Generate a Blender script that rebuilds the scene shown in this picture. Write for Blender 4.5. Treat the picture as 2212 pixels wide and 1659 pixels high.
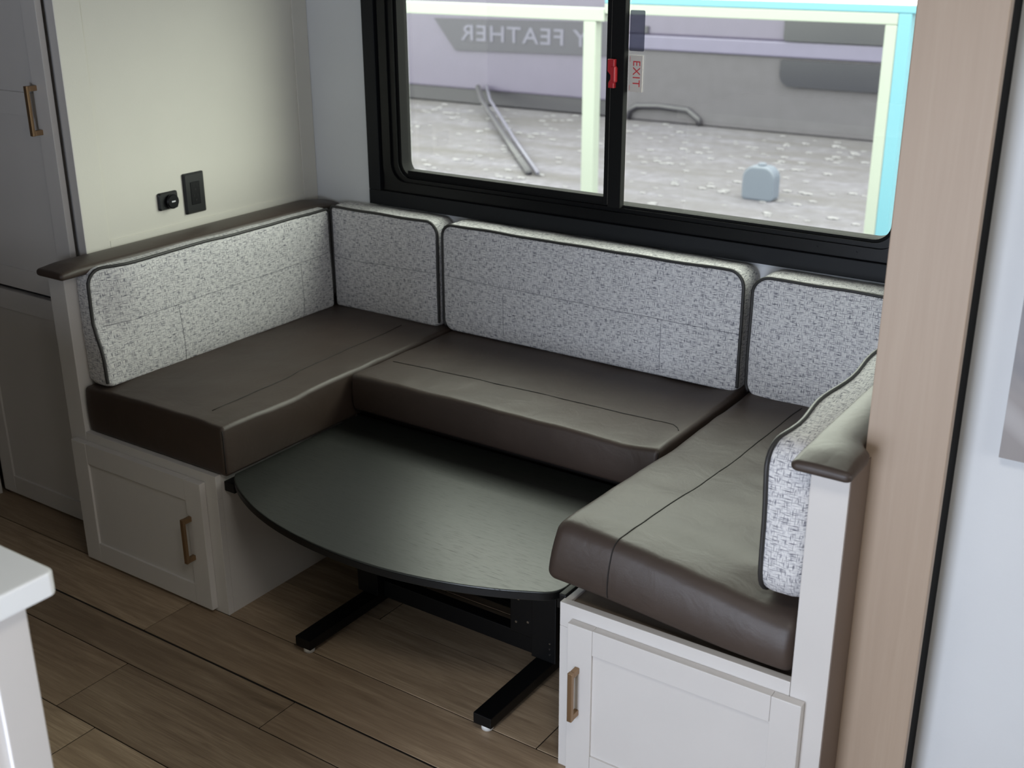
import bpy, bmesh, math, random
from mathutils import Vector, Matrix, noise

random.seed(4)
for o in list(bpy.data.objects): bpy.data.objects.remove(o)
SC = bpy.context.scene
COL = SC.collection

# ------------------------------------------------------------------ camera
cd = bpy.data.cameras.new('camera'); cam = bpy.data.objects.new('camera', cd); COL.objects.link(cam)
cd.sensor_fit = 'HORIZONTAL'; cd.sensor_width = 36.0; cd.lens = 2534.89 * 36.0 / 2212.0
YAW, PITCH, ROLL = 0.5997, -0.3680, -0.0035
fw = Vector((-math.sin(YAW) * math.cos(PITCH), math.cos(YAW) * math.cos(PITCH), math.sin(PITCH)))
rt = Vector((math.cos(YAW), math.sin(YAW), 0)); up = rt.cross(fw)
rt2 = rt * math.cos(ROLL) + up * math.sin(ROLL); up2 = -rt * math.sin(ROLL) + up * math.cos(ROLL)
m = Matrix((rt2, up2, -fw)).transposed().to_4x4(); m.translation = Vector((2.678, -2.7938, 1.6641))
cam.matrix_world = m
cd.clip_start = 0.05; cd.clip_end = 200
cd.dof.use_dof = True; cd.dof.focus_distance = 2.65; cd.dof.aperture_fstop = 5.0
SC.camera = cam

# ------------------------------------------------------------------ world, lights, exposure
SC.view_settings.view_transform = 'Standard'; SC.view_settings.look = 'None'
SC.view_settings.gamma = 1.0; SC.view_settings.use_curve_mapping = False
SC.view_settings.exposure = 0.0
w = bpy.data.worlds.new('overcast_sky'); SC.world = w; w.use_nodes = True
bg = w.node_tree.nodes['Background']; bg.inputs[0].default_value = (0.97, 1.0, 0.85, 1); bg.inputs[1].default_value = 8.8

def area(name, loc, direction, sx, sy, energy, color):
    l = bpy.data.lights.new(name, 'AREA'); l.shape = 'RECTANGLE'; l.size = sx; l.size_y = sy
    l.energy = energy; l.color = color
    o = bpy.data.objects.new(name, l); COL.objects.link(o); o.location = loc
    o.rotation_euler = Vector(direction).to_track_quat('-Z', 'Z').to_euler()
    return o
# added fill lights just inside the closed end wall, rear wall and ceiling
area('side_fill_light', (3.745, -1.28, 1.12), (-1, 0, 0), 0.34, 1.50, 10, (1.0, 0.985, 0.95))
area('rear_fill_light', (1.86, -3.575, 0.72), (0, 1, 0), 0.70, 1.25, 48, (0.82, 0.91, 1.07))
area('ceiling_fill_light', (2.35, -2.05, 2.095), (0, 0, -1), 0.36, 0.36, 8, (1.0, 0.96, 0.88))  # added to brighten the floor; the ceiling has no opening
def portal(name, loc, direction, sx, sy):
    o = area(name, loc, direction, sx, sy, 1, (1, 1, 1)); o.data.cycles.is_portal = True
portal('window_portal', (1.12, 0.05, 1.30), (0, -1, 0), 1.52, 0.66)

# ------------------------------------------------------------------ materials
def rgb(r, g, b):
    f = lambda c: ((c / 255) / 12.92) if c / 255 <= 0.04045 else (((c / 255) + 0.055) / 1.055) ** 2.4
    return (f(r), f(g), f(b), 1)
MATS = {}
class NT:
    def __init__(s, name):
        s.m = bpy.data.materials.new(name); s.m.use_nodes = True; s.t = s.m.node_tree; s.n = s.t.nodes
        s.b = s.n['Principled BSDF']; MATS[name] = s.m
    def add(s, kind, **kw):
        n = s.n.new(kind)
        for k, v in kw.items():
            if k.startswith('i_'): n.inputs[k[2:].replace('_', ' ')].default_value = v
            else: setattr(n, k, v)
        return n
    def link(s, a, b): s.t.links.new(a, b)
    def set(s, **kw):
        for k, v in kw.items(): s.b.inputs[k.replace('_', ' ')].default_value = v
    def coords(s, scale=(1, 1, 1), kind='Object'):
        tc = s.add('ShaderNodeTexCoord'); mp = s.add('ShaderNodeMapping'); mp.inputs['Scale'].default_value = scale
        s.link(tc.outputs[kind], mp.inputs['Vector']); return mp.outputs['Vector']
    def noise(s, vec, scale, detail=3, rough=0.5, dist=0.0):
        n = s.add('ShaderNodeTexNoise'); n.inputs['Scale'].default_value = scale; n.inputs['Detail'].default_value = detail
        n.inputs['Roughness'].default_value = rough; n.inputs['Distortion'].default_value = dist
        s.link(vec, n.inputs['Vector']); return n.outputs['Fac']
    def ramp(s, fac, stops):
        r = s.add('ShaderNodeValToRGB'); e = r.color_ramp.elements
        while len(e) < len(stops): e.new(0.5)
        for el, (p, c) in zip(e, stops): el.position = p; el.color = c
        s.link(fac, r.inputs['Fac']); return r.outputs['Color']
    def mix(s, fac, a, b, blend='MIX'):
        n = s.add('ShaderNodeMix', data_type='RGBA', blend_type=blend)
        for v, i in ((fac, 0), (a, 6), (b, 7)):
            if isinstance(v, (int, float, tuple)): n.inputs[i].default_value = v
            else: s.link(v, n.inputs[i])
        return n.outputs[2]
    def math(s, op, a, b=0.0, clamp=False):
        n = s.add('ShaderNodeMath', operation=op, use_clamp=clamp)
        for v, i in ((a, 0), (b, 1)):
            if isinstance(v, (int, float)): n.inputs[i].default_value = v
            else: s.link(v, n.inputs[i])
        return n.outputs[0]
    def bump(s, h, strength=0.2, dist=0.002):
        n = s.add('ShaderNodeBump'); n.inputs['Strength'].default_value = strength; n.inputs['Distance'].default_value = dist
        s.link(h, n.inputs['Height']); s.link(n.outputs['Normal'], s.b.inputs['Normal'])

def plain(name, col, rough=0.5, metal=0.0, spec=0.5, var=0.0, bump=0.0, bscale=400):
    t = NT(name); t.set(Base_Color=col, Roughness=rough, Metallic=metal); t.b.inputs['Specular IOR Level'].default_value = spec
    if var or bump:
        v = t.coords()
        if var:
            f = t.noise(v, 6, 4)
            c2 = tuple(min(1, c * (1 + var)) for c in col[:3]) + (1,); c1 = tuple(c * (1 - var) for c in col[:3]) + (1,)
            t.link(t.ramp(f, [(0.3, c1), (0.7, c2)]), t.b.inputs['Base Color'])
        if bump: t.bump(t.noise(v, bscale, 2), bump, 0.001)
    return t.m

plain('cabinet_paint', rgb(207, 203, 199), 0.42, var=0.02, bump=0.05)
plain('panel_paper', rgb(212, 209, 200), 0.55, var=0.015, bump=0.12, bscale=250)
plain('wall_vinyl', rgb(216, 218, 220), 0.6, var=0.015, bump=0.15, bscale=350)
plain('ceiling_vinyl', rgb(140, 136, 131), 0.7)
plain('wall_oak', rgb(92, 82, 73), 0.6)
plain('black_trim', rgb(20, 22, 26), 0.5, spec=0.25, bump=0.08, bscale=900)
plain('black_gloss', rgb(9, 10, 13), 0.35, spec=0.3)
plain('black_steel', rgb(9, 9, 10), 0.45, spec=0.3, bump=0.05, bscale=900)
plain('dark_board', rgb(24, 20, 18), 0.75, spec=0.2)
plain('plywood_edge', rgb(122, 110, 98), 0.7, var=0.1)
plain('black_plastic', rgb(20, 22, 23), 0.38, bump=0.05, bscale=1500)
plain('slot_black', rgb(4, 4, 4), 0.6)
plain('usb_metal', rgb(215, 215, 220), 0.4)
plain('nickel', rgb(200, 200, 200), 0.25, metal=1.0)
plain('red_plastic', rgb(178, 38, 46), 0.4)
plain('white_nylon', rgb(225, 225, 222), 0.5)
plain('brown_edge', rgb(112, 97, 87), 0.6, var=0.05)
plain('rubber_seal', rgb(26, 26, 26), 0.85, spec=0.1)
plain('counter_white', rgb(238, 240, 240), 0.3, var=0.01)
plain('dark_piping', rgb(46, 45, 45), 0.5)
plain('seam_thread', rgb(24, 20, 18), 0.7)
plain('grey_thread', rgb(120, 120, 126), 0.8)
plain('sticker_cream', rgb(214, 206, 196), 0.5)
plain('sticker_red', rgb(214, 66, 70), 0.5)
plain('picture_edge', rgb(96, 92, 92), 0.5)
# outside frame, and solid colours standing for the reflection in glass
plain('reflected_skin', rgb(73, 68, 86), 0.4, var=0.03)
plain('reflected_skirt', rgb(58, 55, 63), 0.6, var=0.08)
plain('reflected_pale', rgb(78, 74, 95), 0.5, var=0.03)
plain('reflected_grey', rgb(44, 42, 54), 0.5)
plain('reflected_text', rgb(75, 73, 89), 0.5)
plain('reflected_dark', rgb(37, 35, 44), 0.5)
plain('reflected_glass', rgb(21, 21, 33), 0.25)
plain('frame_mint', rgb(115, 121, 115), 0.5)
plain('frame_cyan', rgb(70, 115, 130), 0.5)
plain('speck_pale', rgb(98, 96, 102), 0.7)
plain('reflected_mint', rgb(71, 77, 91), 0.5)
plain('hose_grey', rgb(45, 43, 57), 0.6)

# brass handle
t = NT('brushed_brass'); t.set(Base_Color=rgb(158, 130, 100), Metallic=0.85, Roughness=0.38)
t.bump(t.noise(t.coords((1, 1, 30)), 300, 2), 0.08, 0.0005)

# dark brown leatherette (UV in metres)
t = NT('leatherette')
v = t.coords(kind='UV'); v3 = t.coords()
f = t.noise(v3, 5, 3)
t.link(t.ramp(f, [(0.25, rgb(56, 46, 40)), (0.75, rgb(66, 54, 47))]), t.b.inputs['Base Color'])
t.set(Roughness=0.47); t.b.inputs['Specular IOR Level'].default_value = 0.52
grain = t.noise(v3, 900, 3); big = t.noise(v3, 14, 3, 0.55, 0.8)
t.bump(t.math('ADD', t.math('MULTIPLY', grain, 0.16), big), 0.26, 0.006)

# tweed fabric, UV in metres: short pale and dark threads crossing
t = NT('tweed')
uv = t.add('ShaderNodeTexCoord').outputs['UV']
def mapped(scale):
    mp = t.add('ShaderNodeMapping'); mp.inputs['Scale'].default_value = scale; t.link(uv, mp.inputs['Vector']); return mp.outputs['Vector']
hz = t.noise(mapped((58, 560, 1)), 1, 1, 0.4); vt = t.noise(mapped((560, 70, 1)), 1, 1, 0.4)
hz2 = t.noise(mapped((90, 520, 1)), 1, 1, 0.5); patch = t.noise(mapped((40, 60, 1)), 1, 2)
dash = t.math('MAXIMUM', t.math('MULTIPLY', hz, 1.0), t.math('MULTIPLY', vt, 0.97))
dash = t.math('ADD', dash, t.math('MULTIPLY', t.math('SUBTRACT', patch, 0.5), 0.08))
base = t.ramp(dash, [(0.48, rgb(222, 221, 220)), (0.58, rgb(196, 195, 198)), (0.65, rgb(140, 140, 147)), (0.74, rgb(92, 92, 100))])
t.link(base, t.b.inputs['Base Color']); t.set(Roughness=0.9); t.b.inputs['Specular IOR Level'].default_value = 0.15
t.bump(t.math('ADD', hz2, t.math('MULTIPLY', dash, -0.6)), 0.5, 0.0015)

# floor plank
t = NT('oak_plank')
oi = t.add('ShaderNodeObjectInfo')
tc = t.add('ShaderNodeTexCoord'); cm = t.add('ShaderNodeCombineXYZ')
rz = t.math('MULTIPLY', oi.outputs['Random'], 37.0); t.link(rz, cm.inputs['Z']); t.link(rz, cm.inputs['X'])
va = t.add('ShaderNodeVectorMath', operation='ADD'); t.link(tc.outputs['Object'], va.inputs[0]); t.link(cm.outputs[0], va.inputs[1])
def mp2(s):
    mp = t.add('ShaderNodeMapping'); mp.inputs['Scale'].default_value = s; t.link(va.outputs[0], mp.inputs['Vector']); return mp.outputs['Vector']
g1 = t.noise(mp2((1.6, 22, 1)), 3.0, 6, 0.6, 0.9); g2 = t.noise(mp2((4, 140, 1)), 3.0, 3, 0.6); g3 = t.noise(mp2((1.3, 5, 1)), 1.5, 3, 0.5, 1.5)
wv = t.add('ShaderNodeTexWave', wave_type='RINGS'); t.link(mp2((0.55, 5.0, 1)), wv.inputs['Vector'])
wv.inputs['Scale'].default_value = 3.2; wv.inputs['Distortion'].default_value = 5.5; wv.inputs['Detail'].default_value = 3; wv.inputs['Detail Scale'].default_value = 1.2
c = t.ramp(g1, [(0.25, rgb(134, 114, 92)), (0.5, rgb(170, 149, 123)), (0.8, rgb(190, 169, 142))])
c = t.mix(t.math('MULTIPLY', wv.outputs['Fac'], 0.5), c, rgb(118, 98, 78))
c = t.mix(t.math('MULTIPLY', t.math('SUBTRACT', g2, 0.35, True), 1.7, True), c, rgb(124, 105, 86))
knot = t.math('MULTIPLY', t.math('SUBTRACT', g3, 0.66, True), 3.0, True)
c = t.mix(knot, c, rgb(90, 72, 58))
hsv = t.add('ShaderNodeHueSaturation'); t.link(c, hsv.inputs['Color']); t.link(t.math('ADD', 0.86, t.math('MULTIPLY', oi.outputs['Random'], 0.28)), hsv.inputs['Value'])
t.link(hsv.outputs[0], t.b.inputs['Base Color']); t.set(Roughness=0.45); t.b.inputs['Specular IOR Level'].default_value = 0.4
t.bump(t.math('ADD', g2, g1), 0.12, 0.001)

# taupe wood-print slide trim, grain along Z
t = NT('taupe_wood')
a = t.noise(t.coords((26, 26, 1.1)), 2.2, 5, 0.6, 0.5); b = t.noise(t.coords((160, 160, 3)), 2, 2)
c = t.ramp(a, [(0.25, rgb(166, 146, 127)), (0.5, rgb(171, 151, 132)), (0.8, rgb(176, 157, 138))])
c = t.mix(t.math('MULTIPLY', b, 0.25), c, rgb(160, 141, 123)); t.link(c, t.b.inputs['Base Color']); t.set(Roughness=0.5)

# black oak laminate table top, grain along X
t = NT('black_oak')
a = t.noise(t.coords((1.5, 60, 1)), 2.5, 5, 0.62, 0.3); b = t.noise(t.coords((11, 240, 1)), 2, 2, 0.6)
pores = t.math('MULTIPLY', t.math('SUBTRACT', b, 0.57, True), 6.0, True)
c = t.ramp(a, [(0.25, rgb(26, 28, 26)), (0.75, rgb(38, 40, 37))]); c = t.mix(pores, c, rgb(14, 14, 13))
t.link(c, t.b.inputs['Base Color']); t.link(t.math('ADD', 0.36, t.math('MULTIPLY', pores, 0.2)), t.b.inputs['Roughness']); t.b.inputs['Specular IOR Level'].default_value = 0.42
t.bump(t.math('SUBTRACT', 1.0, t.math('ADD', pores, t.math('MULTIPLY', a, 0.06))), 0.09, 0.0005)

# window glass, thin: mostly transparent with a weak mirror
t = NT('window_glass')
tr = t.add('ShaderNodeBsdfTransparent'); tr.inputs[0].default_value = (0.95, 0.97, 0.98, 1)
gl = t.add('ShaderNodeBsdfGlossy'); gl.inputs['Roughness'].default_value = 0.02
mx = t.add('ShaderNodeMixShader'); fr = t.add('ShaderNodeLayerWeight'); fr.inputs['Blend'].default_value = 0.5; t.link(t.math('ADD', 0.04, t.math('MULTIPLY', 0.94, t.math('POWER', fr.outputs['Facing'], 5.0))), mx.inputs[0])
t.link(tr.outputs[0], mx.inputs[1]); t.link(gl.outputs[0], mx.inputs[2]); t.link(mx.outputs[0], t.n['Material Output'].inputs['Surface'])
t = NT('tint_film')
tr = t.add('ShaderNodeBsdfTransparent'); tr.inputs[0].default_value = (0.42, 0.43, 0.48, 1)
df = t.add('ShaderNodeBsdfDiffuse'); df.inputs[0].default_value = (0.3, 0.3, 0.36, 1)
mx = t.add('ShaderNodeMixShader'); mx.inputs[0].default_value = 0.15
t.link(tr.outputs[0], mx.inputs[1]); t.link(df.outputs[0], mx.inputs[2]); t.link(mx.outputs[0], t.n['Material Output'].inputs['Surface'])

# gravel ground, streaked to stand for its reflection in glass outside
t = NT('gravel')
v = t.coords(); a = t.noise(v, 7, 5, 0.7); b = t.noise(t.coords((0.35, 2.6, 1)), 0.9, 5, 0.65)
c = t.ramp(a, [(0.3, rgb(62, 58, 66)), (0.55, rgb(76, 73, 83)), (0.72, rgb(92, 89, 100))])
c = t.mix(t.math('MULTIPLY', t.math('SUBTRACT', b, 0.38, True), 3.2, True), c, rgb(58, 54, 57)); t.link(c, t.b.inputs['Base Color']); t.set(Roughness=0.9)
t.bump(a, 0.4, 0.03)

# abstract print of the wall picture
t = NT('picture_print')
v = t.coords((1, 1, 1)); a = t.noise(v, 3.2, 3, 0.5, 1.5)
wv = t.add('ShaderNodeTexWave'); mp = t.add('ShaderNodeMapping'); mp.inputs['Rotation'].default_value = (0, 0.9, 0); t.link(v, mp.inputs[0]); t.link(mp.outputs[0], wv.inputs[0])
wv.inputs['Scale'].default_value = 1.6; wv.inputs['Distortion'].default_value = 1.5
c = t.ramp(a, [(0.3, rgb(112, 112, 118)), (0.6, rgb(142, 136, 134))])
c = t.mix(t.math('MULTIPLY', t.math('SUBTRACT', wv.outputs['Fac'], 0.86, True), 5.0, True), c, rgb(172, 168, 168))
t.link(c, t.b.inputs['Base Color']); t.set(Roughness=0.45)

# ------------------------------------------------------------------ mesh helpers
def tag(o, label=None, cat=None, group=None, kind=None):
    if label: o['label'] = label
    if cat: o['category'] = cat
    if group: o['group'] = group
    if kind: o['kind'] = kind
    return o
def wloc(p):
    v = Vector((0, 0, 0))
    while p is not None: v += p.location; p = p.parent
    return v
def empty(name, loc, label=None, cat=None, group=None, kind=None, parent=None):
    o = bpy.data.objects.new(name, None); COL.objects.link(o); o.empty_display_size = 0.05
    o.location = Vector(loc) - wloc(parent); o.parent = parent
    return tag(o, label, cat, group, kind)
def link_mesh(name, me, mat, parent=None, origin=None):
    """me holds world coordinates; the object's origin goes to `origin` (default: centre of its base)."""
    vs = [v.co for v in me.vertices]
    if origin is None:
        lo = [min(v[i] for v in vs) for i in range(3)]; hi = [max(v[i] for v in vs) for i in range(3)]
        origin = ((lo[0] + hi[0]) / 2, (lo[1] + hi[1]) / 2, lo[2])
    me.transform(Matrix.Translation(-Vector(origin)))
    o = bpy.data.objects.new(name, me); COL.objects.link(o)
    o.parent = parent; o.location = Vector(origin) - wloc(parent)
    if mat: me.materials.append(MATS[mat])
    return o
def bm_obj(name, bm, mat, parent=None, smooth=False, origin=None):
    bmesh.ops.recalc_face_normals(bm, faces=bm.faces)
    me = bpy.data.meshes.new(name); bm.to_mesh(me); bm.free()
    if smooth:
        for p in me.polygons: p.use_smooth = True
    return link_mesh(name, me, mat, parent, origin)
def box_bm(bm, lo, hi, bevel=0.0, seg=2):
    r = bmesh.ops.create_cube(bm, size=1.0)['verts']
    for v in r: v.co = Vector([lo[i] + (v.co[i] + 0.5) * (hi[i] - lo[i]) for i in range(3)])
    if bevel:
        es = list({e for v in r for e in v.link_edges})
        bmesh.ops.bevel(bm, geom=es, offset=bevel, segments=seg, affect='EDGES', profile=0.6)
def box(name, lo, hi, mat, parent=None, bevel=0.0015, seg=2):
    bm = bmesh.new(); box_bm(bm, lo, hi, bevel, seg); return bm_obj(name, bm, mat, parent)
def boxes(name, lst, mat, parent=None, bevel=0.0015):
    bm = bmesh.new()
    for lo, hi in lst:
        b2 = bmesh.new(); box_bm(b2, lo, hi, bevel); tmp = bpy.data.meshes.new('t'); b2.to_mesh(tmp); b2.free(); bm.from_mesh(tmp); bpy.data.meshes.remove(tmp)
    return bm_obj(name, bm, mat, parent)
def prism(name, pts, z0, z1, mat, parent=None, bevel=0.0, axis='z', smooth=False):
    """polygon pts (2D) extruded between z0 and z1 along axis."""
    def P(a, b, c): return {'z': (a, b, c), 'y': (a, c, b), 'x': (c, a, b)}[axis]
    bm = bmesh.new()
    lo = [bm.verts.new(P(p[0], p[1], z0)) for p in pts]; hi = [bm.verts.new(P(p[0], p[1], z1)) for p in pts]
    n = len(pts); bm.faces.new(lo); bm.faces.new(hi)
    for i in range(n): bm.faces.new((lo[i], lo[(i + 1) % n], hi[(i + 1) % n], hi[i]))
    bmesh.ops.recalc_face_normals(bm, faces=bm.faces)
    if bevel:
        es = [e for e in bm.edges if len(e.link_faces) == 2 and any(len(f.verts) > 4 or n == 4 for f in e.link_faces)]
        bmesh.ops.bevel(bm, geom=es, offset=bevel, segments=2, affect='EDGES', profile=0.6)
    return bm_obj(name, bm, mat, parent)
def cyl(name, c, axis, r, length, mat, parent=None, n=20, bevel=0.0):
    bm = bmesh.new(); bmesh.ops.create_cone(bm, cap_ends=True, segments=n, radius1=r, radius2=r, depth=length)
    if bevel:
        bmesh.ops.bevel(bm, geom=[e for e in bm.edges if any(len(f.verts) > 4 for f in e.link_faces)], offset=bevel, segments=2, affect='EDGES')
    q = Vector(axis).to_track_quat('Z', 'Y').to_matrix().to_4x4(); q.translation = Vector(c); bm.transform(q)
    o = bm_obj(name, bm, mat, parent)
    for p in o.data.polygons: p.use_smooth = len(p.vertices) == 4
    return o
def tube(name, path, r, mat, parent=None, closed=False, n=8):
    pts = [Vector(p) for p in path]; bm = bmesh.new(); rings = []; N = len(pts)
    prev = None
    for i, p in enumerate(pts):
        a = pts[(i - 1) % N] if (closed or i) else p; b = pts[(i + 1) % N] if (closed or i < N - 1) else p
        t = (b - a).normalized()
        if prev is None:
            u = t.orthogonal().normalized()
        else:
            u = (prev - t * prev.dot(t)).normalized()
        prev = u; v = t.cross(u)
        rings.append([bm.verts.new(p + r * (math.cos(2 * math.pi * k / n) * u + math.sin(2 * math.pi * k / n) * v)) for k in range(n)])
    for i in range(N if closed else N - 1):
        A, B = rings[i], rings[(i + 1) % N]
        for k in range(n): bm.faces.new((A[k], A[(k + 1) % n], B[(k + 1) % n], B[k]))
    if not closed: bm.faces.new(rings[0]); bm.faces.new(rings[-1])
    return bm_obj(name, bm, mat, parent, smooth=True)
def frange(a, b, n): return [a + (b - a) * i / n for i in range(n + 1)]
def roundrect(a0, a1, b0, b1, r, n=6):
    """corner radii r = (a0b0, a1b0, a1b1, a0b1) or one number; counter-clockwise."""
    if isinstance(r, (int, float)): r = (r,) * 4
    out = []
    for (ca, cb, rr, s) in ((a0 + r[0], b0 + r[0], r[0], 180), (a1 - r[1], b0 + r[1], r[1], 270), (a1 - r[2], b1 - r[2], r[2], 0), (a0 + r[3], b1 - r[3], r[3], 90)):
        for k in range(n + 1):
            t = math.radians(s + 90 * k / n); out.append((ca + rr * math.cos(t), cb + rr * math.sin(t)))
    return out
def box_uv(me):
    uvl = me.uv_layers.new(name='UVMap')
    for p in me.polygons:
        nrm = p.normal; ax = max(range(3), key=lambda i: abs(nrm[i]))
        for li in p.loop_indices:
            c = me.vertices[me.loops[li].vertex_index].co
            uvl.data[li].uv = {0: (c.y, c.z), 1: (c.x, c.z), 2: (c.x, c.y)}[ax] if ax != 2 else (c.x, c.y)

def axis_coords(lo, hi, r, step):
    edge = [r * (1 - math.tan(math.radians(a))) for a in (45, 30, 15)]
    n = max(2, round((hi - lo - 2 * r) / step))
    return [lo + e for e in edge] + frange(lo + r, hi - r, n) + [hi - e for e in reversed(edge)]
def soft_box(name, lo, hi, r, mat, parent=None, step=0.025, deform=None):
    """upholstered block: rounded edges, dense grid, then a deform function on world points."""
    xs, ys, zs = (axis_coords(lo[i], hi[i], r, step) for i in range(3))
    bm = bmesh.new(); V = {}
    def vert(i, j, k):
        key = (i, j, k)
        if key not in V:
            p = Vector((xs[i], ys[j], zs[k])); q = Vector([min(max(p[a], lo[a] + r), hi[a] - r) for a in range(3)])
            d = p - q
            if d.length > 1e-9: p = q + d.normalized() * r
            V[key] = bm.verts.new(deform(p) if deform else p)
        return V[key]
    X, Y, Z = len(xs) - 1, len(ys) - 1, len(zs) - 1
    for i in range(X):
        for j in range(Y):
            for k in (0, Z): bm.faces.new((vert(i, j, k), vert(i + 1, j, k), vert(i + 1, j + 1, k), vert(i, j + 1, k)))
    for i in range(X):
        for k in range(Z):
            for j in (0, Y): bm.faces.new((vert(i, j, k), vert(i + 1, j, k), vert(i + 1, j, k + 1), vert(i, j, k + 1)))
    for j in range(Y):
        for k in range(Z):
            for i in (0, X): bm.faces.new((vert(i, j, k), vert(i, j + 1, k), vert(i, j + 1, k + 1), vert(i, j, k + 1)))
    o = bm_obj(name, bm, mat, parent, smooth=True); box_uv(o.data); return o
def sstep(a, b, x):
    t = min(1, max(0, (x - a) / (b - a))); return t * t * (3 - 2 * t)

def backrest(label, L, to_world, thick, s0, s1, h0, h1, radii, seams=(), bulge=0.010, wave=None, pipe_open_bottom=True, slump=0.0):
    """fabric back cushion: rounded-rectangle outline s x h, extruded by `thick` along d; piping round the front edge."""
    out = []
    dense = []
    base = roundrect(s0, s1, h0, h1, radii, 7)
    for i, p in enumerate(base):
        q = base[(i + 1) % len(base)]; d = math.dist(p, q); n = max(1, int(d / 0.03))
        for k in range(n): dense.append((p[0] + (q[0] - p[0]) * k / n, p[1] + (q[1] - p[1]) * k / n))
    cs, ch = (s0 + s1) / 2, (h0 + h1) / 2
    seedv = random.random() * 50
    def D(s, h, d):
        u = (s - s0) / (s1 - s0) * 2 - 1; v = (h - h0) / (h1 - h0) * 2 - 1
        k = d / thick
        dd = d + k * bulge * (1 - u ** 6) * (1 - v ** 6)
        dd += k * slump * (1 - sstep(-0.9, 0.5, v))
        if wave: dd += k * wave(s, h)
        nz = noise.noise(Vector((s * 7 + seedv, h * 7, d * 9)))
        hh = h + 0.0035 * nz * (1 if v > -0.5 else 0.3); ss = s + 0.002 * nz
        return Vector(to_world(ss, hh, dd))
    bm = bmesh.new()
    def ring(scale, d, inset=0.0):
        r = []
        for (s, h) in dense:
            if inset:
                ln = math.hypot(s - cs, h - ch)
                s2 = s - inset * max(-1, min(1, (s - cs) / ((s1 - s0) / 2))) ** 3; h2 = h - inset * max(-1, min(1, (h - ch) / ((h1 - h0) / 2))) ** 3
            else: s2, h2 = s, h
            r.append(bm.verts.new(D(cs + (s2 - cs) * scale, ch + (h2 - ch) * scale, d)))
        return r
    rings = [ring(0.0001, 0, 0)]
    for sc in (0.3, 0.6, 0.85): rings.append(ring(sc, 0, 0.006))
    rings += [ring(1, 0.0, 0.010), ring(1, 0.006, 0.003), ring(1, 0.016, 0)]
    for k in (0.35, 0.55, 0.75): rings.append(ring(1, thick * k, -0.002))
    rings += [ring(1, thick - 0.010, 0.0), ring(1, thick - 0.003, 0.002), ring(1, thick, 0.006)]
    for sc in (0.985, 0.96, 0.92, 0.86, 0.78, 0.68, 0.57, 0.45, 0.33, 0.22, 0.11, 0.03): rings.append(ring(sc, thick, 0.006))
    N = len(dense)
    for A, B in zip(rings, rings[1:]):
        for i in range(N): bm.faces.new((A[i], A[(i + 1) % N], B[(i + 1) % N], B[i]))
    bm.faces.new(rings[-1])
    o = bm_obj('backrest_cushion', bm, 'tweed', None, smooth=True); box_uv(o.data)
    tag(o, label, 'cushion', 'fabric backrest cushions of the dinette')
    def on_front(s, h, off=0.0):
        return D(s, h, thick + off)
    path = [D(cs + (s - cs) * 1.0, ch + (h - ch) * 1.0, thick - 0.002) for s, h in dense]
    hs = [h for s, h in dense]
    if pipe_open_bottom:                      # piping runs up one side, over the top, down the other
        idx = [i for i, (s, h) in enumerate(dense) if h > h0 + 0.012]
        k = next(i for i in range(N) if dense[i][1] > h0 + 0.012 and dense[i - 1][1] <= h0 + 0.012)
        order = [(k + j) % N for j in range(N) if dense[(k + j) % N][1] > h0 + 0.012]
        tube('piping', [path[i] for i in order], 0.0046, 'dark_piping', o)
    else:
        tube('piping', path, 0.0046, 'dark_piping', o, closed=True)
    for (a, b) in seams:
        n = 24
        tube('seam', [on_front(a[0] + (b[0] - a[0]) * i / n, a[1] + (b[1] - a[1]) * i / n, -0.0002) for i in range(n + 1)], 0.0009, 'grey_thread', o, n=6)
    return o

# ================================================================== THE SETTING
# ---- floor: sub-floor plus laid planks (rows run along X)
floor = box('floor', (-1.7, -3.65, -0.06), (3.8, 0.05, -0.0024), 'dark_board', bevel=0); tag(floor, kind='structure')
rows = [(-0.412, -0.206, 0.3), (-0.618, -0.412, -0.25), (-0.824, -0.618, 0.912), (-1.030, -0.824, 1.532), (-1.200, -1.030, 0.444),
        (-1.318, -1.2030, 0.978), (-1.522, -1.318, 1.75), (-1.726, -1.522, 0.671), (-1.930, -1.726, 0.1), (-2.134, -1.930, 1.1),
        (-2.338, -2.134, 0.4), (-2.542, -2.338, 1.3)]
for (y0, y1, j) in rows:
    x = j - 1.22 * 3
    while x < 2.75:
        a, b = max(-1.6, x), min(2.9, x + 1.22)
        if b - a > 0.05 and not (y1 <= -2.1 and b < 0.6):
            dz = random.uniform(-0.0006, 0.0006)
            box('plank', (a + 0.0014, y0 + 0.0014, -0.0022), (b - 0.0014, y1 - 0.0014, 0.0 + dz), 'oak_plank', floor, bevel=0.0006, seg=1)
        x += 1.22
box('floor_edge_strip', (-1.6, -1.2030, -0.0023), (2.9, -1.2000, -0.0012), 'seam_thread', floor, bevel=0)

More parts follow.
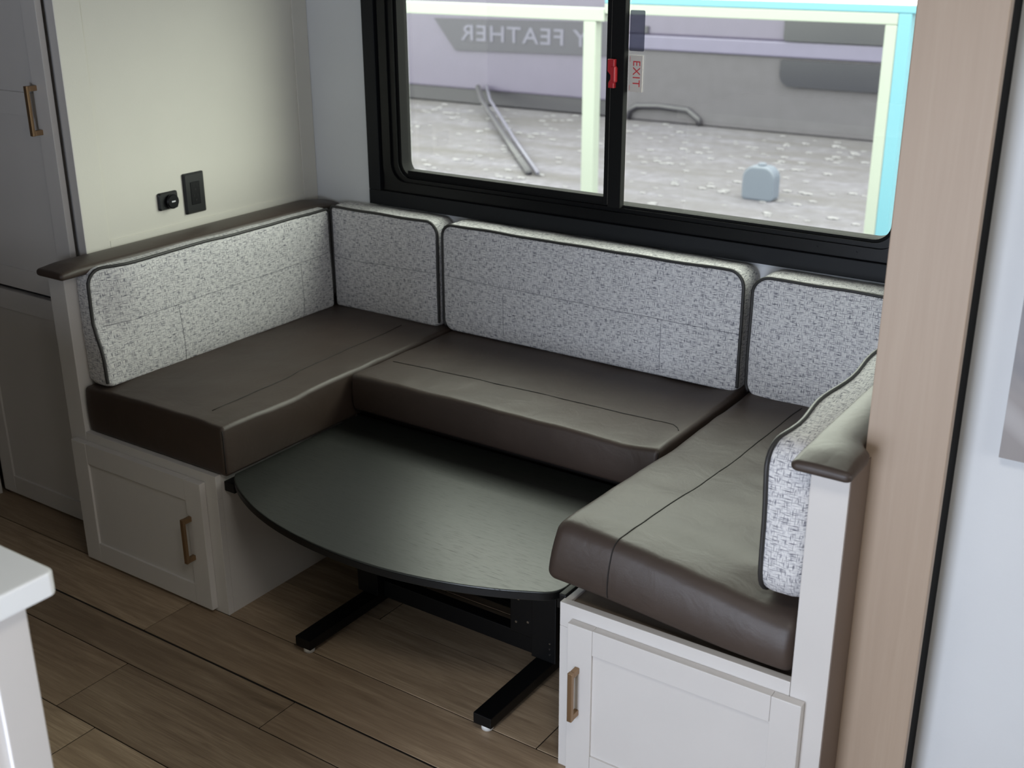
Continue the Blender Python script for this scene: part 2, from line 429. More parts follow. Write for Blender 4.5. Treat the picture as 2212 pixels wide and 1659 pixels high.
# ---- walls
WX0, WX1, WZ0, WZ1 = 0.315, 1.925, 0.925, 1.70            # window opening
wb = boxes('wall_back', [((-1.76, 0.0, -0.05), (WX0, 0.06, 2.12)), ((WX1, 0.0, -0.05), (2.3, 0.06, 2.05)),
                         ((WX0, 0.0, -0.05), (WX1, 0.06, WZ0)), ((WX0, 0.0, WZ1), (WX1, 0.06, 2.05))], 'wall_vinyl', bevel=0)
tag(wb, kind='structure')
wl = box('wall_left', (-0.028, -0.898, 0.0), (-0.0045, -0.0005, 2.04), 'panel_paper', bevel=0); tag(wl, kind='structure')
box('stile', (-0.0045, -0.900, 0.80), (0.0, -0.823, 2.03), 'panel_paper', wl, bevel=0.0012)
box('stile', (-0.0045, -0.063, 0.80), (0.0, -0.001, 2.03), 'panel_paper', wl, bevel=0.0012)
box('rail', (-0.0045, -0.8225, 0.80), (0.0, -0.0635, 0.8775), 'panel_paper', wl, bevel=0.0012)
box('rail', (-0.0045, -0.8225, 1.93), (0.0, -0.0635, 2.03), 'panel_paper', wl, bevel=0.0012)
wr = box('wall_right', (2.235, -0.855, -0.01), (3.82, -0.80, 2.12), 'wall_vinyl', bevel=0); tag(wr, kind='structure')
ws = box('wall_slide_right', (2.158, -0.855, 0.0), (2.2345, -0.0005, 2.05), 'wall_vinyl', bevel=0); tag(ws, kind='structure')
tr1 = box('trim_1', (2.144, -0.944, -0.005), (2.277, -0.924, 2.05), 'taupe_wood', bevel=0.0015); tag(tr1, kind='structure')
box('rubber_seal', (2.20, -0.924, -0.005), (2.2745, -0.8555, 2.05), 'rubber_seal', tr1, bevel=0.003)
box('jamb_return', (2.1585, -0.924, -0.005), (2.195, -0.8555, 2.05), 'taupe_wood', tr1, bevel=0.001)
# far left: pale partition next to the tall cabinet
wf = box('wall_far_left', (-1.7, -0.99, -0.01), (-0.5635, -0.93, 2.1), 'cabinet_paint', bevel=0.001); tag(wf, kind='structure')
wc = box('wall_left_end', (-1.76, -3.65, -0.01), (-1.7, -0.001, 2.12), 'wall_oak', bevel=0); tag(wc, kind='structure')
# end wall and rear wall behind the camera
we = box('wall_end', (3.76, -3.65, -0.01), (3.82, -0.8555, 2.12), 'wall_oak', bevel=0)
tag(we, kind='structure')
wq = box('wall_rear', (-1.76, -3.65, -0.01), (3.82, -3.59, 2.12), 'wall_oak', bevel=0)
tag(wq, kind='structure')
ce = boxes('ceiling', [((-1.76, -3.65, 2.10), (3.82, -0.80, 2.16)), ((-1.76, -0.90, 2.03), (2.3, 0.06, 2.10))], 'ceiling_vinyl', bevel=0); tag(ce, kind='structure')

# ---- window_1: black board surround, sliding sash frame with rounded corners, two panes, red latch
win = empty('window_1', (1.12, -0.02, 0.865), kind='structure')
OX0, OX1, OZ0, OZ1 = 0.243, 1.995, 0.866, 1.76
for nm, lo, hi in (('surround_board', (OX0, -0.024, OZ0), (OX1, -0.0005, 0.912)), ('surround_board', (OX0, -0.024, 1.715), (OX1, -0.0005, OZ1)),
                   ('surround_board', (OX0, -0.024, 0.9125), (0.290, -0.0005, 1.7145)), ('surround_board', (1.948, -0.024, 0.9125), (OX1, -0.0005, 1.7145))):
    box(nm, lo, hi, 'black_trim', win, bevel=0.002)
def frame_ring(name, outer, inner, y0, y1, mat, parent, r_out, r_in):
    a = roundrect(*outer, r_out, 8); b = roundrect(*inner, r_in, 8); bm = bmesh.new(); n = len(a)
    L = [[bm.verts.new((p[0], y, p[1])) for p in ring] for y in (y0, y1) for ring in (a, b)]
    for i in range(n):
        j = (i + 1) % n
        bm.faces.new((L[0][i], L[0][j], L[1][j], L[1][i])); bm.faces.new((L[2][i], L[2][j], L[3][j], L[3][i]))
        bm.faces.new((L[0][i], L[0][j], L[2][j], L[2][i])); bm.faces.new((L[1][i], L[1][j], L[3][j], L[3][i]))
    return bm_obj(name, bm, mat, parent)
frame_ring('frame_back_plate', (0.291, 1.947, 0.913, 1.714), (0.318, 1.922, 0.930, 1.69), -0.012, -0.0005, 'black_gloss', win, 0.004, 0.06)
frame_ring('window_frame', (0.300, 1.935, 0.918, 1.705), (0.330, 1.905, 0.945, 1.68), -0.018, 0.050, 'black_gloss', win, 0.07, 0.055)
frame_ring('frame_inner_lip', (0.3305, 1.9045, 0.9455, 1.6795), (0.352, 1.882, 0.957, 1.662), -0.010, 0.048, 'black_gloss', win, 0.054, 0.048)
frame_ring('gasket', (0.3525, 1.8815, 0.9575, 1.6615), (0.362, 1.873, 0.964, 1.655), -0.002, 0.045, 'rubber_seal', win, 0.047, 0.042)
# fixed left pane sits behind, with a lower bead; right pane slides
box('bottom_bead', (0.385, -0.004, 0.962), (1.077, 0.0295, 0.981), 'rubber_seal', win, bevel=0.002)
mu = empty('mullion', (1.11, -0.01, 0.96), parent=win)
box('mullion_stile', (1.078, -0.006, 0.958), (1.100, 0.040, 1.66), 'rubber_seal', mu, bevel=0.002)
box('mullion_stile', (1.1005, -0.020, 0.958), (1.139, 0.004, 1.66), 'rubber_seal', mu, bevel=0.002)
box('track_line', (1.0998, -0.0208, 0.965), (1.1012, -0.0195, 1.655), 'nickel', mu, bevel=0)
box('pane', (0.36, 0.030, 0.965), (1.080, 0.034, 1.657), 'window_glass', win, bevel=0)
box('pane', (1.139, 0.006, 0.962), (1.876, 0.010, 1.657), 'window_glass', win, bevel=0)
la = empty('latch', (1.112, -0.022, 1.28), parent=win)
prism('latch_body', [(1.099, 1.352), (1.118, 1.352), (1.118, 1.335), (1.122, 1.33), (1.122, 1.295), (1.118, 1.291), (1.118, 1.279), (1.102, 1.279), (1.102, 1.292), (1.108, 1.302), (1.108, 1.312), (1.099, 1.322)], -0.036, -0.0205, 'red_plastic', la, bevel=0.0015, axis='y')
box('latch_grip', (1.112, -0.042, 1.296), (1.124, -0.030, 1.334), 'red_plastic', la, bevel=0.002)
for hx in (1.70, 1.80, 1.56): cyl('screw_head', (hx, -0.019, 0.931), (0, -1, 0), 0.0022, 0.003, 'black_gloss', win, n=10)

# stickers on the sliding pane
st = box('exit_sticker', (1.1400, 0.0047, 1.268), (1.1815, 0.0058, 1.362), 'sticker_cream', bevel=0.0004)
tag(st, 'cream EXIT sticker with red letters on the sliding window pane', 'sticker')
def text_obj(name, body, size, loc, rot, mat, parent, extrude=0.0003, spacing=1.0, sx=1.0, fat=0.0):
    cu = bpy.data.curves.new('t', 'FONT'); cu.body = body; cu.size = size; cu.extrude = extrude; cu.align_x = 'CENTER'; cu.align_y = 'CENTER'; cu.space_character = spacing; cu.offset = fat
    o = bpy.data.objects.new('t', cu); COL.objects.link(o); dg = bpy.context.evaluated_depsgraph_get()
    me = bpy.data.meshes.new_from_object(o.evaluated_get(dg)); bpy.data.objects.remove(o); bpy.data.curves.remove(cu)
    me.transform(Matrix.Translation(Vector(loc)) @ rot @ Matrix.Diagonal((sx, 1, 1, 1)))
    if sx < 0: me.flip_normals()
    return link_mesh(name, me, mat, parent)
RX = Matrix.Rotation(math.radians(90), 4, 'X')
text_obj('lettering', 'EXIT', 0.0305, (1.1625, 0.0042, 1.315), RX @ Matrix.Rotation(math.radians(-90), 4, 'Z'), 'sticker_red', st, spacing=1.12)
box('red_line', (1.1435, 0.0042, 1.345), (1.1443, 0.0046, 1.358), 'sticker_red', st, bevel=0)
box('red_line', (1.1435, 0.0042, 1.272), (1.1443, 0.0046, 1.285), 'sticker_red', st, bevel=0)
fm = prism('tinted_label', roundrect(1.1400, 1.1835, 1.372, 1.474, 0.004, 3), 0.0045, 0.0056, 'tint_film', axis='y')
tag(fm, 'grey tinted film label above the EXIT sticker on the window pane', 'label')

# ================================================================== CABINETS
def handle_mesh(parent, x, z0, z1, yface, wdt=0.011, proj=0.030):
    o = boxes('handle', [((x - wdt / 2, yface - proj, z0), (x + wdt / 2, yface - proj + 0.009, z1)),
                         ((x - wdt / 2 + 0.0005, yface - proj + 0.0095, z0 + 0.0005), (x + wdt / 2 - 0.0005, yface, z0 + 0.014)),
                         ((x - wdt / 2 + 0.0005, yface - proj + 0.0095, z1 - 0.014), (x + wdt / 2 - 0.0005, yface, z1 - 0.0005))], 'brushed_brass', parent, bevel=0.0012)
    o['label'] = 'brushed brass bar pull'; return o
def shaker_door(parent, x0, x1, z0, z1, yb, yf, sw, mids=(), mat='cabinet_paint', rec=0.006):
    """door: recessed panel sheet (the part itself) with stiles and rails proud of it."""
    d = box('door', (x0 + 0.004, yf + rec, z0 + 0.004), (x1 - 0.004, yb, z1 - 0.004), mat, parent, bevel=0.0005)
    for a, b in ((x0, x0 + sw), (x1 - sw, x1)): box('stile', (a, yf, z0), (b, yb, z1), mat, d, bevel=0.0015)
    zs = [(z0, z0 + sw), (z1 - sw, z1)] + list(mids)
    for a, b in zs: box('rail', (x0 + sw + 0.0004, yf + 0.0004, a), (x1 - sw - 0.0004, yb, b), mat, d, bevel=0.0012)
    return d

# ---- tall cabinet at far left
pan = empty('tall_cabinet', (-0.30, -0.60, 0.0), 'tall greige pantry cabinet with shaker doors left of the dinette', 'cabinet')
box('carcass', (-0.562, -0.885, 0.0), (-0.030, -0.02, 2.02), 'cabinet_paint', pan, bevel=0.001)
boxes('face_frame', [((-0.030, -0.902, 0.0), (-0.0002, -0.8855, 2.02)), ((-0.562, -0.902, 0.0), (-0.53, -0.8855, 2.02)), ((-0.53, -0.902, 0.69), (-0.03, -0.8855, 0.73)), ((-0.53, -0.902, 0.0), (-0.03, -0.8855, 0.02))], 'cabinet_paint', pan, bevel=0.001)
d = shaker_door(pan, -0.562, -0.046, 0.716, 2.0, -0.9025, -0.921, 0.060, mids=[(1.213, 1.275)])
handle_mesh(d, -0.092, 1.170, 1.298, -0.921, 0.012, 0.032)
d = shaker_door(pan, -0.562, -0.046, 0.012, 0.702, -0.9025, -0.921, 0.060)
box('painted_gap_shade', (-0.56, -0.9028, 0.7025), (-0.048, -0.9022, 0.7155), 'slot_black', pan, bevel=0)  # thin black strip paints the shade between upper and lower door

# ---- left bench
lb = empty('bench_cabinet', (0.29, -0.55, 0.0), 'greige bench base with brass-handled door beside the tall cabinet', 'bench')
YL = -1.030
box('end_panel', (0.0005, YL, 0.0), (0.068, -0.001, 0.836), 'cabinet_paint', lb, bevel=0.002)
boxes('face_frame', [((0.0685, YL, 0.335), (0.576, YL + 0.018, 0.400)), ((0.520, YL, 0.0), (0.576, YL + 0.018, 0.3349)), ((0.0685, YL, 0.0), (0.5199, YL + 0.018, 0.03))], 'cabinet_paint', lb, bevel=0.0012)
box('side_panel', (0.560, YL + 0.0185, 0.0), (0.5755, -0.001, 0.400), 'cabinet_paint', lb, bevel=0.0012)
box('seat_board', (0.0685, YL + 0.0185, 0.385), (0.5595, -0.001, 0.3985), 'plywood_edge', lb, bevel=0.0005)
d = shaker_door(lb, 0.025, 0.536, 0.011, 0.375, YL - 0.0005, YL - 0.0195, 0.060)
handle_mesh(d, 0.488, 0.148, 0.274, YL - 0.0195)
def cap_pad(parent, x0, x1, y0, y1, z0, z1):
    def df(p):
        u = (p.x - x0) / (x1 - x0) * 2 - 1; top = (p.z - z0) / (z1 - z0)
        endn = 1 - sstep(0, 0.06, p.y - y0); endf = 1 - sstep(0, 0.10, y1 - p.y)
        z = p.z + top * (0.007 * (1 - u * u) - 0.005 * endn * (1 - u * u) - 0.004 * endn - 0.012 * endf)
        x = p.x
        return Vector((x, p.y, z))
    return soft_box('armrest_pad', (x0, y0, z0), (x1, y1, z1), 0.010, 'leatherette', parent, 0.015, df)
o = cap_pad(lb, 0.004, 0.112, -1.066, -0.012, 0.8365, 0.860); o['label'] = 'dark brown padded leatherette cap'

# ---- right bench
rb = empty('bench_cabinet', (1.88, -0.55, 0.0), 'pale bench base with brass-handled door next to the taupe slide trim', 'bench')
YR = -1.043
box('end_panel', (2.087, YR, 0.0), (2.154, -0.9445, 0.826), 'cabinet_paint', rb, bevel=0.002)
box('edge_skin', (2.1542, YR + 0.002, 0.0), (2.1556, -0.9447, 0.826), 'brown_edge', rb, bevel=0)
box('end_panel', (2.087, -0.944, 0.0), (2.1435, -0.001, 0.826), 'cabinet_paint', rb, bevel=0.001)
boxes('face_frame', [((1.597, YR, 0.345), (2.0865, YR + 0.018, 0.400)), ((1.597, YR, 0.0), (1.65, YR + 0.018, 0.3446)), ((1.6505, YR, 0.0), (2.0865, YR + 0.018, 0.03))], 'cabinet_paint', rb, bevel=0.0012)
box('side_panel', (1.5975, YR + 0.0185, 0.0), (1.612, -0.001, 0.398), 'cabinet_paint', rb, bevel=0.0012)
box('seat_board', (1.6125, YR + 0.0185, 0.380), (2.0865, -0.001, 0.3925), 'plywood_edge', rb, bevel=0.0005)
d = shaker_door(rb, 1.627, 2.117, 0.011, 0.371, YR - 0.0005, YR - 0.0195, 0.057)
handle_mesh(d, 1.652, 0.160, 0.276, YR - 0.0195)
o = cap_pad(rb, 2.060, 2.1425, -1.076, -0.012, 0.8265, 0.850)
def widen(o):   # front part of the pad reaches over the end panel's outer edge, in front of the trim
    w0 = wloc(o)
    for v in o.data.vertices:
        x, y = v.co.x + w0.x, v.co.y + w0.y
        k = (x - 2.060) / 0.0825; v.co.x += 0.022 * k * (1 - sstep(-0.985, -0.948, y))
widen(o); o['label'] = 'dark brown padded leatherette cap'

# ---- middle bench base, the shade behind the table put into its dark colour
mb = empty('low_bench', (1.09, -0.25, 0.0), 'low bench base darkened for the shade behind the lowered table, under the middle seat', 'bench')
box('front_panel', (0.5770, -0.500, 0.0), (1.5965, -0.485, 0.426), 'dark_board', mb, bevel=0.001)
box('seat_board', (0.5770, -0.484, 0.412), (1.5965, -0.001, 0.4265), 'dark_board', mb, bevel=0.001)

# ================================================================== SEAT CUSHIONS
def wrinkle(p, amp, sc=9, seed=0.0):
    return amp * noise.noise(Vector((p.x * sc + seed, p.y * sc * 0.8, p.z * 4))) + amp * 0.5 * noise.noise(Vector((p.x * sc * 2.7, p.y * sc * 2.2 + seed, 3.1)))
def seat_left(p):
    u = (p.x - 0.07) / 0.537; v = (p.y + 1.018) / 1.0; top = sstep(0.42, 0.53, p.z)
    z = p.z + top * (0.006 * math.sin(math.pi * min(1, max(0, u))) + wrinkle(p, 0.0035)) - 0.008 * top * (1 - sstep(0, 0.12, v)) * (1 - u)
    z -= top * 0.006 * math.exp(-((p.y + 0.80) / 0.11) ** 2) * sstep(0.45, 0.6, p.x)
    x = p.x + 0.005 * math.sin(math.pi * min(1, max(0, (p.z - 0.40) / 0.135))) * (1 if u > 0.5 else 0)
    return Vector((x, p.y - 0.004 * math.sin(math.pi * min(1, max(0, (p.z - 0.40) / 0.135))) * (1 - sstep(0, .2, v)), z))
s = soft_box('seat_cushion', (0.072, -1.018, 0.3992), (0.604, -0.004, 0.535), 0.011, 'leatherette', None, 0.02, seat_left)
tag(s, 'dark brown leatherette seat cushion on the left bench', 'cushion', 'leatherette seat cushions of the dinette')
tube('seam', [seat_left(Vector((0.468 + 0.04 * i / 30, -0.16 - 0.80 * i / 30, 0.5353))) for i in range(31)], 0.0012, 'seam_thread', s, n=6)
tube('corner_seam', [seat_left(Vector((0.6015, -1.0155, 0.41 + 0.115 * i / 8))) for i in range(9)], 0.0016, 'seam_thread', s, n=6)
def seat_mid(p):
    u = (p.x - 0.607) / 0.958; v = (p.y + 0.56) / 0.555; top = sstep(0.45, 0.53, p.z)
    uu = min(1, max(0, u))
    z = p.z + top * (0.004 * math.sin(math.pi * uu) + wrinkle(p, 0.003, 8, 4.0)) + 0.010 * top * sstep(0.88, 1.0, u)
    return Vector((p.x, p.y - 0.006 * math.sin(math.pi * min(1, max(0, (p.z - 0.428) / 0.107))) * (1 - sstep(0, .3, v)), z))
s = soft_box('seat_cushion', (0.611, -0.556, 0.427), (1.560, -0.004, 0.533), 0.013, 'leatherette', None, 0.022, seat_mid)
tag(s, 'dark brown leatherette seat cushion in the middle, below the window', 'cushion', 'leatherette seat cushions of the dinette')
path = [(0.645, -0.414), (0.75, -0.409), (0.9, -0.404), (1.1, -0.399), (1.3, -0.392), (1.42, -0.386), (1.48, -0.386), (1.515, -0.395), (1.535, -0.412), (1.548, -0.432)]
fine = []
for (a, b) in zip(path, path[1:]):
    for k in range(5): fine.append((a[0] + (b[0] - a[0]) * k / 5, a[1] + (b[1] - a[1]) * k / 5))
tube('seam', [seat_mid(Vector((x, y, 0.5333))) for x, y in fine], 0.0013, 'seam_thread', s, n=6)
tube('corner_seam', [seat_mid(Vector((1.5575, -0.5535, 0.45 + 0.075 * i / 8))) for i in range(9)], 0.0014, 'seam_thread', s, n=6)
def seat_right(p):
    u = (p.x - 1.578) / 0.508; v = (p.y + 1.035) / 1.03; uu = min(1, max(0, u)); vv = min(1, max(0, v))
    near = 1 - sstep(0.0, 0.55, vv)
    lift = 0.030 * (1 - sstep(-0.05, 0.9, u)) * (0.35 + 0.65 * near) + 0.004 * near
    top = sstep(0.42, 0.53, p.z); t = min(1, max(0, (p.z - 0.40) / 0.135)); front = 1 - sstep(0, 0.14, vv)
    z = p.z + lift + top * (wrinkle(p, 0.004, 9, 9.0)) - top * front * 0.026 * sstep(0.35, 1.0, u)
    x = p.x - 0.022 * (1 - t) * (1 - sstep(0.0, 0.25, u)) * near
    bul = math.sin(math.pi * t)
    y = p.y - 0.010 * bul * front + 0.012 * front * t
    return Vector((x, y, z))
s = soft_box('seat_cushion', (1.574, -1.036, 0.3995), (2.0862, -0.004, 0.535), 0.024, 'leatherette', None, 0.02, seat_right)
tag(s, 'dark brown leatherette seat cushion propped up on the right bench', 'cushion', 'leatherette seat cushions of the dinette')
def on_box(p, lo, hi, r, off=0.0004):
    q = Vector([min(max(p[a], lo[a] + r), hi[a] - r) for a in range(3)]); d = Vector(p) - q
    return q + d.normalized() * (r + off)
sp = [(1.738, -0.13, 0.535), (1.730, -0.4, 0.535), (1.722, -0.7, 0.535), (1.712, -0.93, 0.535), (1.707, -1.036, 0.535), (1.704, -1.036, 0.47), (1.702, -1.036, 0.41)]
fine = []
for (a, b) in zip(sp, sp[1:]):
    for k in range(16): fine.append(Vector(a).lerp(Vector(b), k / 16))
tube('seam', [seat_right(on_box(p, (1.574, -1.036, 0.3995), (2.0862, -0.004, 0.535), 0.024)) for p in fine], 0.0014, 'seam_thread', s, n=6)
# support block that props the cushion
pb = box('support_block', (1.64, -0.92, 0.393), (1.80, -0.45, 0.401), 'dark_board', rb, bevel=0.002)

# ================================================================== BACKREST CUSHIONS
# left: s = y (near end first), d = +x from the end panel
backrest('long tweed backrest cushion with dark piping along the left side', None, lambda s, h, d: (0.069 + d, s, h), 0.080, -1.000, -0.114, 0.533, 0.852,
         (0.020, 0.012, 0.012, 0.045), seams=[((-0.98, 0.700), (-0.13, 0.716)), ((-0.745, 0.704), (-0.735, 0.535)), ((-0.262, 0.71), (-0.262, 0.53))],
         wave=lambda s, h: -0.026 * (1 - sstep(-1.0, -0.88, s)) * sstep(0.62, 0.72, h) * 0.9, slump=0.005)
# back row: s = x, d = -y from the wall
bk = lambda s, h, d: (s, -0.004 - d, h)
backrest('short tweed backrest cushion in the left corner below the window', None, bk, 0.106, 0.1545, 0.574, 0.537, 0.861, (0.010, 0.020, 0.040, 0.010),
         seams=[((0.165, 0.702), (0.568, 0.708))])
backrest('long tweed backrest cushion in the middle below the window', None, bk, 0.108, 0.596, 1.553, 0.537, 0.862, (0.035, 0.020, 0.040, 0.035),
         seams=[((0.605, 0.708), (1.545, 0.700)), ((0.82, 0.69), (0.82, 0.56)), ((1.33, 0.69), (1.33, 0.56))])
backrest('tweed backrest cushion in the right corner below the window', None, bk, 0.107, 1.577, 2.000, 0.537, 0.858, (0.035, 0.010, 0.010, 0.045))
# right: d = -x from the end panel, seen from behind its top edge
backrest('tweed backrest cushion against the right end panel with rounded near corner', None, lambda s, h, d: (2.0865 - d, s, h), 0.078, -1.038, -0.118, 0.540, 0.848,
         (0.075, 0.012, 0.012, 0.050), wave=lambda s, h: 0.006 * math.sin(s * 22) * sstep(0.70, 0.83, h), pipe_open_bottom=False)

# ================================================================== TABLE
tb = empty('dinette_table', (1.09, -0.78, 0.0), 'black oak drop-down table with bowed front edge and black steel legs', 'table')
front = [(0.604, -0.990), (0.625, -1.012), (0.68, -1.048), (0.76, -1.086), (0.84, -1.113), (0.92, -1.131), (1.0, -1.142), (1.08, -1.147), (1.16, -1.146), (1.24, -1.138),
         (1.32, -1.122), (1.40, -1.099), (1.47, -1.072), (1.53, -1.043), (1.556, -1.028), (1.570, -1.012), (1.577, -0.992), (1.578, -0.97)]
def smooth(P, n=5):
    Q = []
    for i in range(len(P) - 1):
        p0, p1, p2, p3 = P[max(0, i - 1)], P[i], P[i + 1], P[min(len(P) - 1, i + 2)]
        for k in range(n):
            u = k / n
            Q.append(tuple(0.5 * (2 * b + (c - a) * u + (2 * a - 5 * b + 4 * c - d) * u * u + (3 * b - a - 3 * c + d) * u ** 3) for a, b, c, d in zip(p0, p1, p2, p3)))
    return Q + [P[-1]]
front = smooth(front)
pts = front + [(1.578, -0.52), (0.604, -0.52)]
prism('table_top', pts, 0.379, 0.400, 'black_oak', tb, bevel=0.0025)
prism('edge_band', [(x, y - 0.0012 if y < -0.985 else y) for x, y in front] + [(1.578, -0.96), (1.577, -0.965)] + [(x, y + 0.004) for x, y in reversed(front)] , 0.3815, 0.3965, 'black_steel', tb)
for x0, x1 in ((0.838, 0.886), (1.380, 1.428)):
    ft = box('foot', (x0, -1.053, 0.020), (x1, -0.46, 0.047), 'black_steel', tb, bevel=0.002)
    for yy in (-1.032, -0.50):
        cyl('glide', ((x0 + x1) / 2, yy, 0.010), (0, 0, 1), 0.014, 0.020, 'white_nylon', ft, bevel=0.003)
p1 = box('post', (0.822, -0.800, 0.0475), (0.890, -0.715, 0.378), 'black_steel', tb, bevel=0.002)
p2 = box('post', (1.368, -0.800, 0.0475), (1.436, -0.715, 0.378), 'black_steel', tb, bevel=0.002)
g = box('gear_housing', (1.300, -0.790, 0.088), (1.3675, -0.725, 0.378), 'black_steel', tb, bevel=0.003)
for (x, z) in ((1.325, 0.185), (1.352, 0.20), (1.352, 0.13), (1.318, 0.12)): cyl('bolt', (x, -0.7905, z), (0, -1, 0), 0.0032, 0.002, 'nickel', g, n=10)
for z in (0.07, 0.085, 0.10): cyl('bolt', (1.42, -0.8005, z), (0, -1, 0), 0.002, 0.0016, 'nickel', p2, n=10)
box('crossbar', (0.8905, -0.776, 0.036), (1.3675, -0.742, 0.084), 'black_steel', tb, bevel=0.002)
box('rear_crossbar', (0.8905, -0.62, 0.022), (1.379, -0.59, 0.040), 'black_steel', tb, bevel=0.002)
for x0 in (0.78, 1.31):
    box('underside_rail', (x0, -1.02, 0.360), (x0 + 0.12, -0.55, 0.3785), 'black_steel', tb, bevel=0.002)
hb = box('hinge_bracket', (0.775, -0.925, 0.334), (0.835, -0.905, 0.3595), 'black_steel', tb, bevel=0.002)
cyl('bolt', (0.786, -0.927, 0.349), (0, -1, 0), 0.005, 0.006, 'nickel', hb, n=10)
# black ledges fixed to the bench sides, the table rests on them
box('table_ledge', (0.5765, -1.004, 0.352), (0.612, -0.54, 0.3785), 'black_steel', lb, bevel=0.002)
box('table_ledge', (1.562, -1.000, 0.352), (1.597, -0.54, 0.3785), 'black_steel', rb, bevel=0.002)
box('edge_rail', (1.5795, -1.02, 0.3795), (1.5965, -0.50, 0.4015), 'black_steel', rb, bevel=0.003)

# ================================================================== WALL FITTINGS
ot = empty('wall_outlet', (0.0, -0.513, 0.957), 'black double socket outlet on the left wall panel', 'outlet')
def plate(name, y0, y1, z0, z1, x0, x1, mat, parent, r=0.004, inset=0.005):
    a = roundrect(y0, y1, z0, z1, r, 4); b = roundrect(y0 + inset, y1 - inset, z0 + inset, z1 - inset, r, 4); n = len(a)
    bm = bmesh.new(); A = [bm.verts.new((x0, p[0], p[1])) for p in a]; A2 = [bm.verts.new((x0 + (x1 - x0) * 0.5, p[0], p[1])) for p in a]; B = [bm.verts.new((x1, p[0], p[1])) for p in b]
    for P, Q in ((A, A2), (A2, B)):
        for i in range(n): bm.faces.new((P[i], P[(i + 1) % n], Q[(i + 1) % n], Q[i]))
    bm.faces.new(B); bm.faces.new(A); return bm_obj(name, bm, mat, parent)
PX = -0.0045
plate('cover_plate', -0.551, -0.475, 0.898, 1.016, PX, 0.004, 'black_plastic', ot)
ins = plate('socket_insert', -0.530, -0.496, 0.924, 0.990, 0.004, 0.0055, 'black_gloss', ot, 0.001, 0.0008)
for zc in (0.976, 0.945):
    for dy in (-0.0062, 0.0062): box('slot', (0.0055, -0.513 + dy - 0.001, zc), (0.0060, -0.513 + dy + 0.001, zc + 0.008), 'slot_black', ins, bevel=0)
    cyl('slot', (0.0057, -0.513, zc - 0.008), (1, 0, 0), 0.0026, 0.0006, 'slot_black', ins, n=12)
us = empty('usb_socket', (0.0, -0.612, 0.95), 'small square black USB socket left of the outlet', 'socket')
plate('cover_plate', -0.646, -0.577, 0.926, 0.976, PX, 0.004, 'black_plastic', us, 0.006, 0.003)
cap = cyl('cap', (0.010, -0.605, 0.949), (1, 0, 0), 0.0205, 0.012, 'black_gloss', us, n=28, bevel=0.002)
box('port', (0.0160, -0.6115, 0.9475), (0.0165, -0.5985, 0.9515), 'usb_metal', cap, bevel=0.0)

pic = empty('wall_picture', (2.60, -0.856, 0.846), 'grey abstract canvas print on the right wall', 'picture')
box('canvas', (2.3435, -0.874, 0.8470), (2.86, -0.8555, 1.40), 'picture_edge', pic, bevel=0.001)
box('print', (2.3440, -0.8752, 0.8475), (2.859, -0.8742, 1.399), 'picture_print', pic, bevel=0)

# ================================================================== KITCHEN ISLAND (near left)
isl = empty('island_cabinet', (0.85, -2.4, 0.0), 'pale kitchen island base at the lower left corner', 'cabinet')
box('carcass', (0.30, -2.75, 0.0), (1.434, -2.081, 0.876), 'cabinet_paint', isl, bevel=0.001)
box('stile', (1.4342, -2.134, 0.0), (1.442, -2.080, 0.876), 'cabinet_paint', isl, bevel=0.0015)
box('stile', (1.4342, -2.750, 0.0), (1.442, -2.695, 0.876), 'cabinet_paint', isl, bevel=0.0015)
box('rail', (1.4342, -2.6945, 0.815), (1.442, -2.1345, 0.876), 'cabinet_paint', isl, bevel=0.0015)
box('rail', (1.4342, -2.6945, 0.0), (1.442, -2.1345, 0.08), 'cabinet_paint', isl, bevel=0.0015)
wt = prism('worktop', roundrect(0.26, 1.462, -2.80, -2.044, 0.010, 4), 0.8765, 0.911, 'counter_white', None, bevel=0.004)
tag(wt, 'white solid worktop corner on the kitchen island', 'worktop')

# ================================================================== OUTSIDE
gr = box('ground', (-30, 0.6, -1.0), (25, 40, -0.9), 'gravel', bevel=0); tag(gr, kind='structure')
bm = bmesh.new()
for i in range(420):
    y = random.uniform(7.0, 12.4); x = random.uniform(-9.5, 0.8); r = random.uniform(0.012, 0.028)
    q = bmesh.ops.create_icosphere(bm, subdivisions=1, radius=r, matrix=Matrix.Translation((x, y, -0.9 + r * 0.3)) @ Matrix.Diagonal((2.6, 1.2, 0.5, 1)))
pe = bm_obj('specks', bm, 'speck_pale'); tag(pe, 'pale loose pebbles standing for gravel mirrored in the glass outside', 'specks', kind='stuff')  # small stones stand in for bright specks of the reflected ground
# trailer side mirrored in glass outside, built as solid shapes
tl = empty('reflected_trailer', (-6, 13.5, -0.9), 'reflected pale trailer with dark mirrored lettering band, across the yard', 'trailer')
box('body_panel', (-14, 12.5, -0.66), (-6.0, 14.6, 2.6), 'reflected_skin', tl, bevel=0.03)
box('sill', (-14, 12.53, -0.88), (-6.0, 14.5, -0.6605), 'reflected_dark', tl, bevel=0.01)
dec = prism('decal_band', [(-9.22, 0.40), (-8.82, -0.07), (-6.05, -0.02), (-6.05, 0.45)], 12.47, 12.499, 'reflected_grey', tl, axis='y')
text_obj('lettering', 'FEATHER', 0.33, (-7.74, 12.466, 0.19), RX, 'reflected_text', dec, extrude=0.003, spacing=1.12, sx=-1.30, fat=0.004)
text_obj('lettering', 'Y', 0.33, (-6.52, 12.466, 0.19), RX, 'reflected_text', dec, extrude=0.003, sx=-1.28, fat=0.004)
tube('reflected_strut', [(-8.35, 12.42, -0.60), (-7.9, 11.9, -0.72), (-6.0, 9.8, -0.84), (-4.6, 8.2, -0.87)], 0.04, 'reflected_dark', tl)
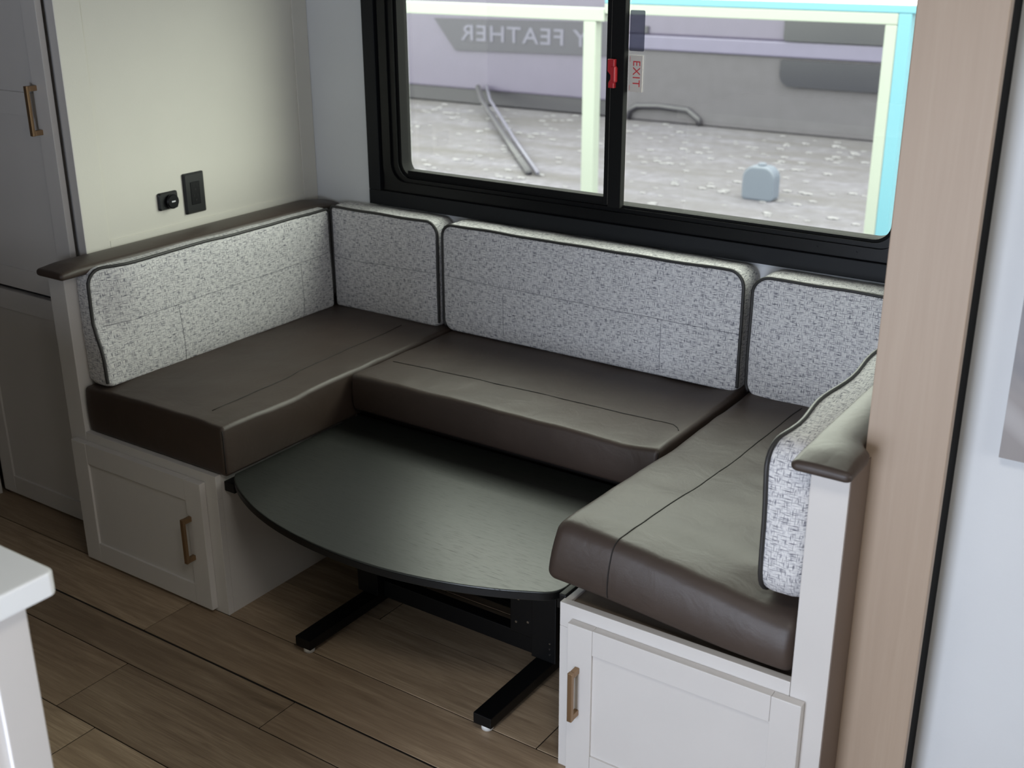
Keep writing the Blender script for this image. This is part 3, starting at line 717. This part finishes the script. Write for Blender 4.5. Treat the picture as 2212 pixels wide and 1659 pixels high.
tube('reflected_strut', [(-8.20, 12.45, -0.58), (-7.75, 11.9, -0.70), (-5.88, 9.8, -0.83), (-4.48, 8.2, -0.86)], 0.022, 'reflected_text', tl)
t2 = empty('reflected_rv', (-3, 13.5, -0.9), 'reflected pale van body with dark windows, right of the lettered trailer', 'rv')  # more of the mirrored vehicle side, built as solid boxes
box('body_panel', (-5.95, 12.5, 0.30), (3, 14.6, 2.6), 'reflected_skin', t2, bevel=0.03)
box('bumper_band', (-5.95, 12.46, 0.10), (3, 14.5, 0.2995), 'reflected_pale', t2, bevel=0.02)
box('skirt', (-5.95, 12.5, -0.89), (3, 14.5, 0.0995), 'reflected_skirt', t2, bevel=0.02)
prism('window_pane', roundrect(-3.40, -1.2, 0.31, 0.95, 0.04, 4), 12.44, 12.499, 'reflected_glass', t2, axis='y')
prism('lower_pane', roundrect(-3.42, -1.2, -0.27, 0.07, (0.16, 0.1, 0.02, 0.02), 5), 12.44, 12.499, 'reflected_glass', t2, axis='y')
box('marker_light', (-5.49, 12.47, 0.32), (-5.42, 12.499, 0.42), 'reflected_dark', t2, bevel=0.008)
tube('reflected_arc', [(-5.70, 12.47, -0.88), (-5.68, 12.47, -0.76), (-5.55, 12.47, -0.69), (-5.2, 12.47, -0.67), (-4.75, 12.47, -0.69), (-4.58, 12.47, -0.80), (-4.55, 12.47, -0.88)], 0.045, 'reflected_dark', t2)
ld = empty('reflected_blob', (-1.93, 8.45, -0.9), 'pale mint rounded drum standing on the gravel yard', 'blob')  # solid block added for a pale patch in the reflection
prism('blob_body', roundrect(-2.10, -1.76, -0.9, -0.555, (0.04, 0.04, 0.12, 0.12), 6), 8.36, 8.54, 'reflected_mint', ld, bevel=0.02, axis='y')
cyl('cap', (-1.93, 8.45, -0.545), (0, 0, 1), 0.04, 0.03, 'reflected_mint', ld)
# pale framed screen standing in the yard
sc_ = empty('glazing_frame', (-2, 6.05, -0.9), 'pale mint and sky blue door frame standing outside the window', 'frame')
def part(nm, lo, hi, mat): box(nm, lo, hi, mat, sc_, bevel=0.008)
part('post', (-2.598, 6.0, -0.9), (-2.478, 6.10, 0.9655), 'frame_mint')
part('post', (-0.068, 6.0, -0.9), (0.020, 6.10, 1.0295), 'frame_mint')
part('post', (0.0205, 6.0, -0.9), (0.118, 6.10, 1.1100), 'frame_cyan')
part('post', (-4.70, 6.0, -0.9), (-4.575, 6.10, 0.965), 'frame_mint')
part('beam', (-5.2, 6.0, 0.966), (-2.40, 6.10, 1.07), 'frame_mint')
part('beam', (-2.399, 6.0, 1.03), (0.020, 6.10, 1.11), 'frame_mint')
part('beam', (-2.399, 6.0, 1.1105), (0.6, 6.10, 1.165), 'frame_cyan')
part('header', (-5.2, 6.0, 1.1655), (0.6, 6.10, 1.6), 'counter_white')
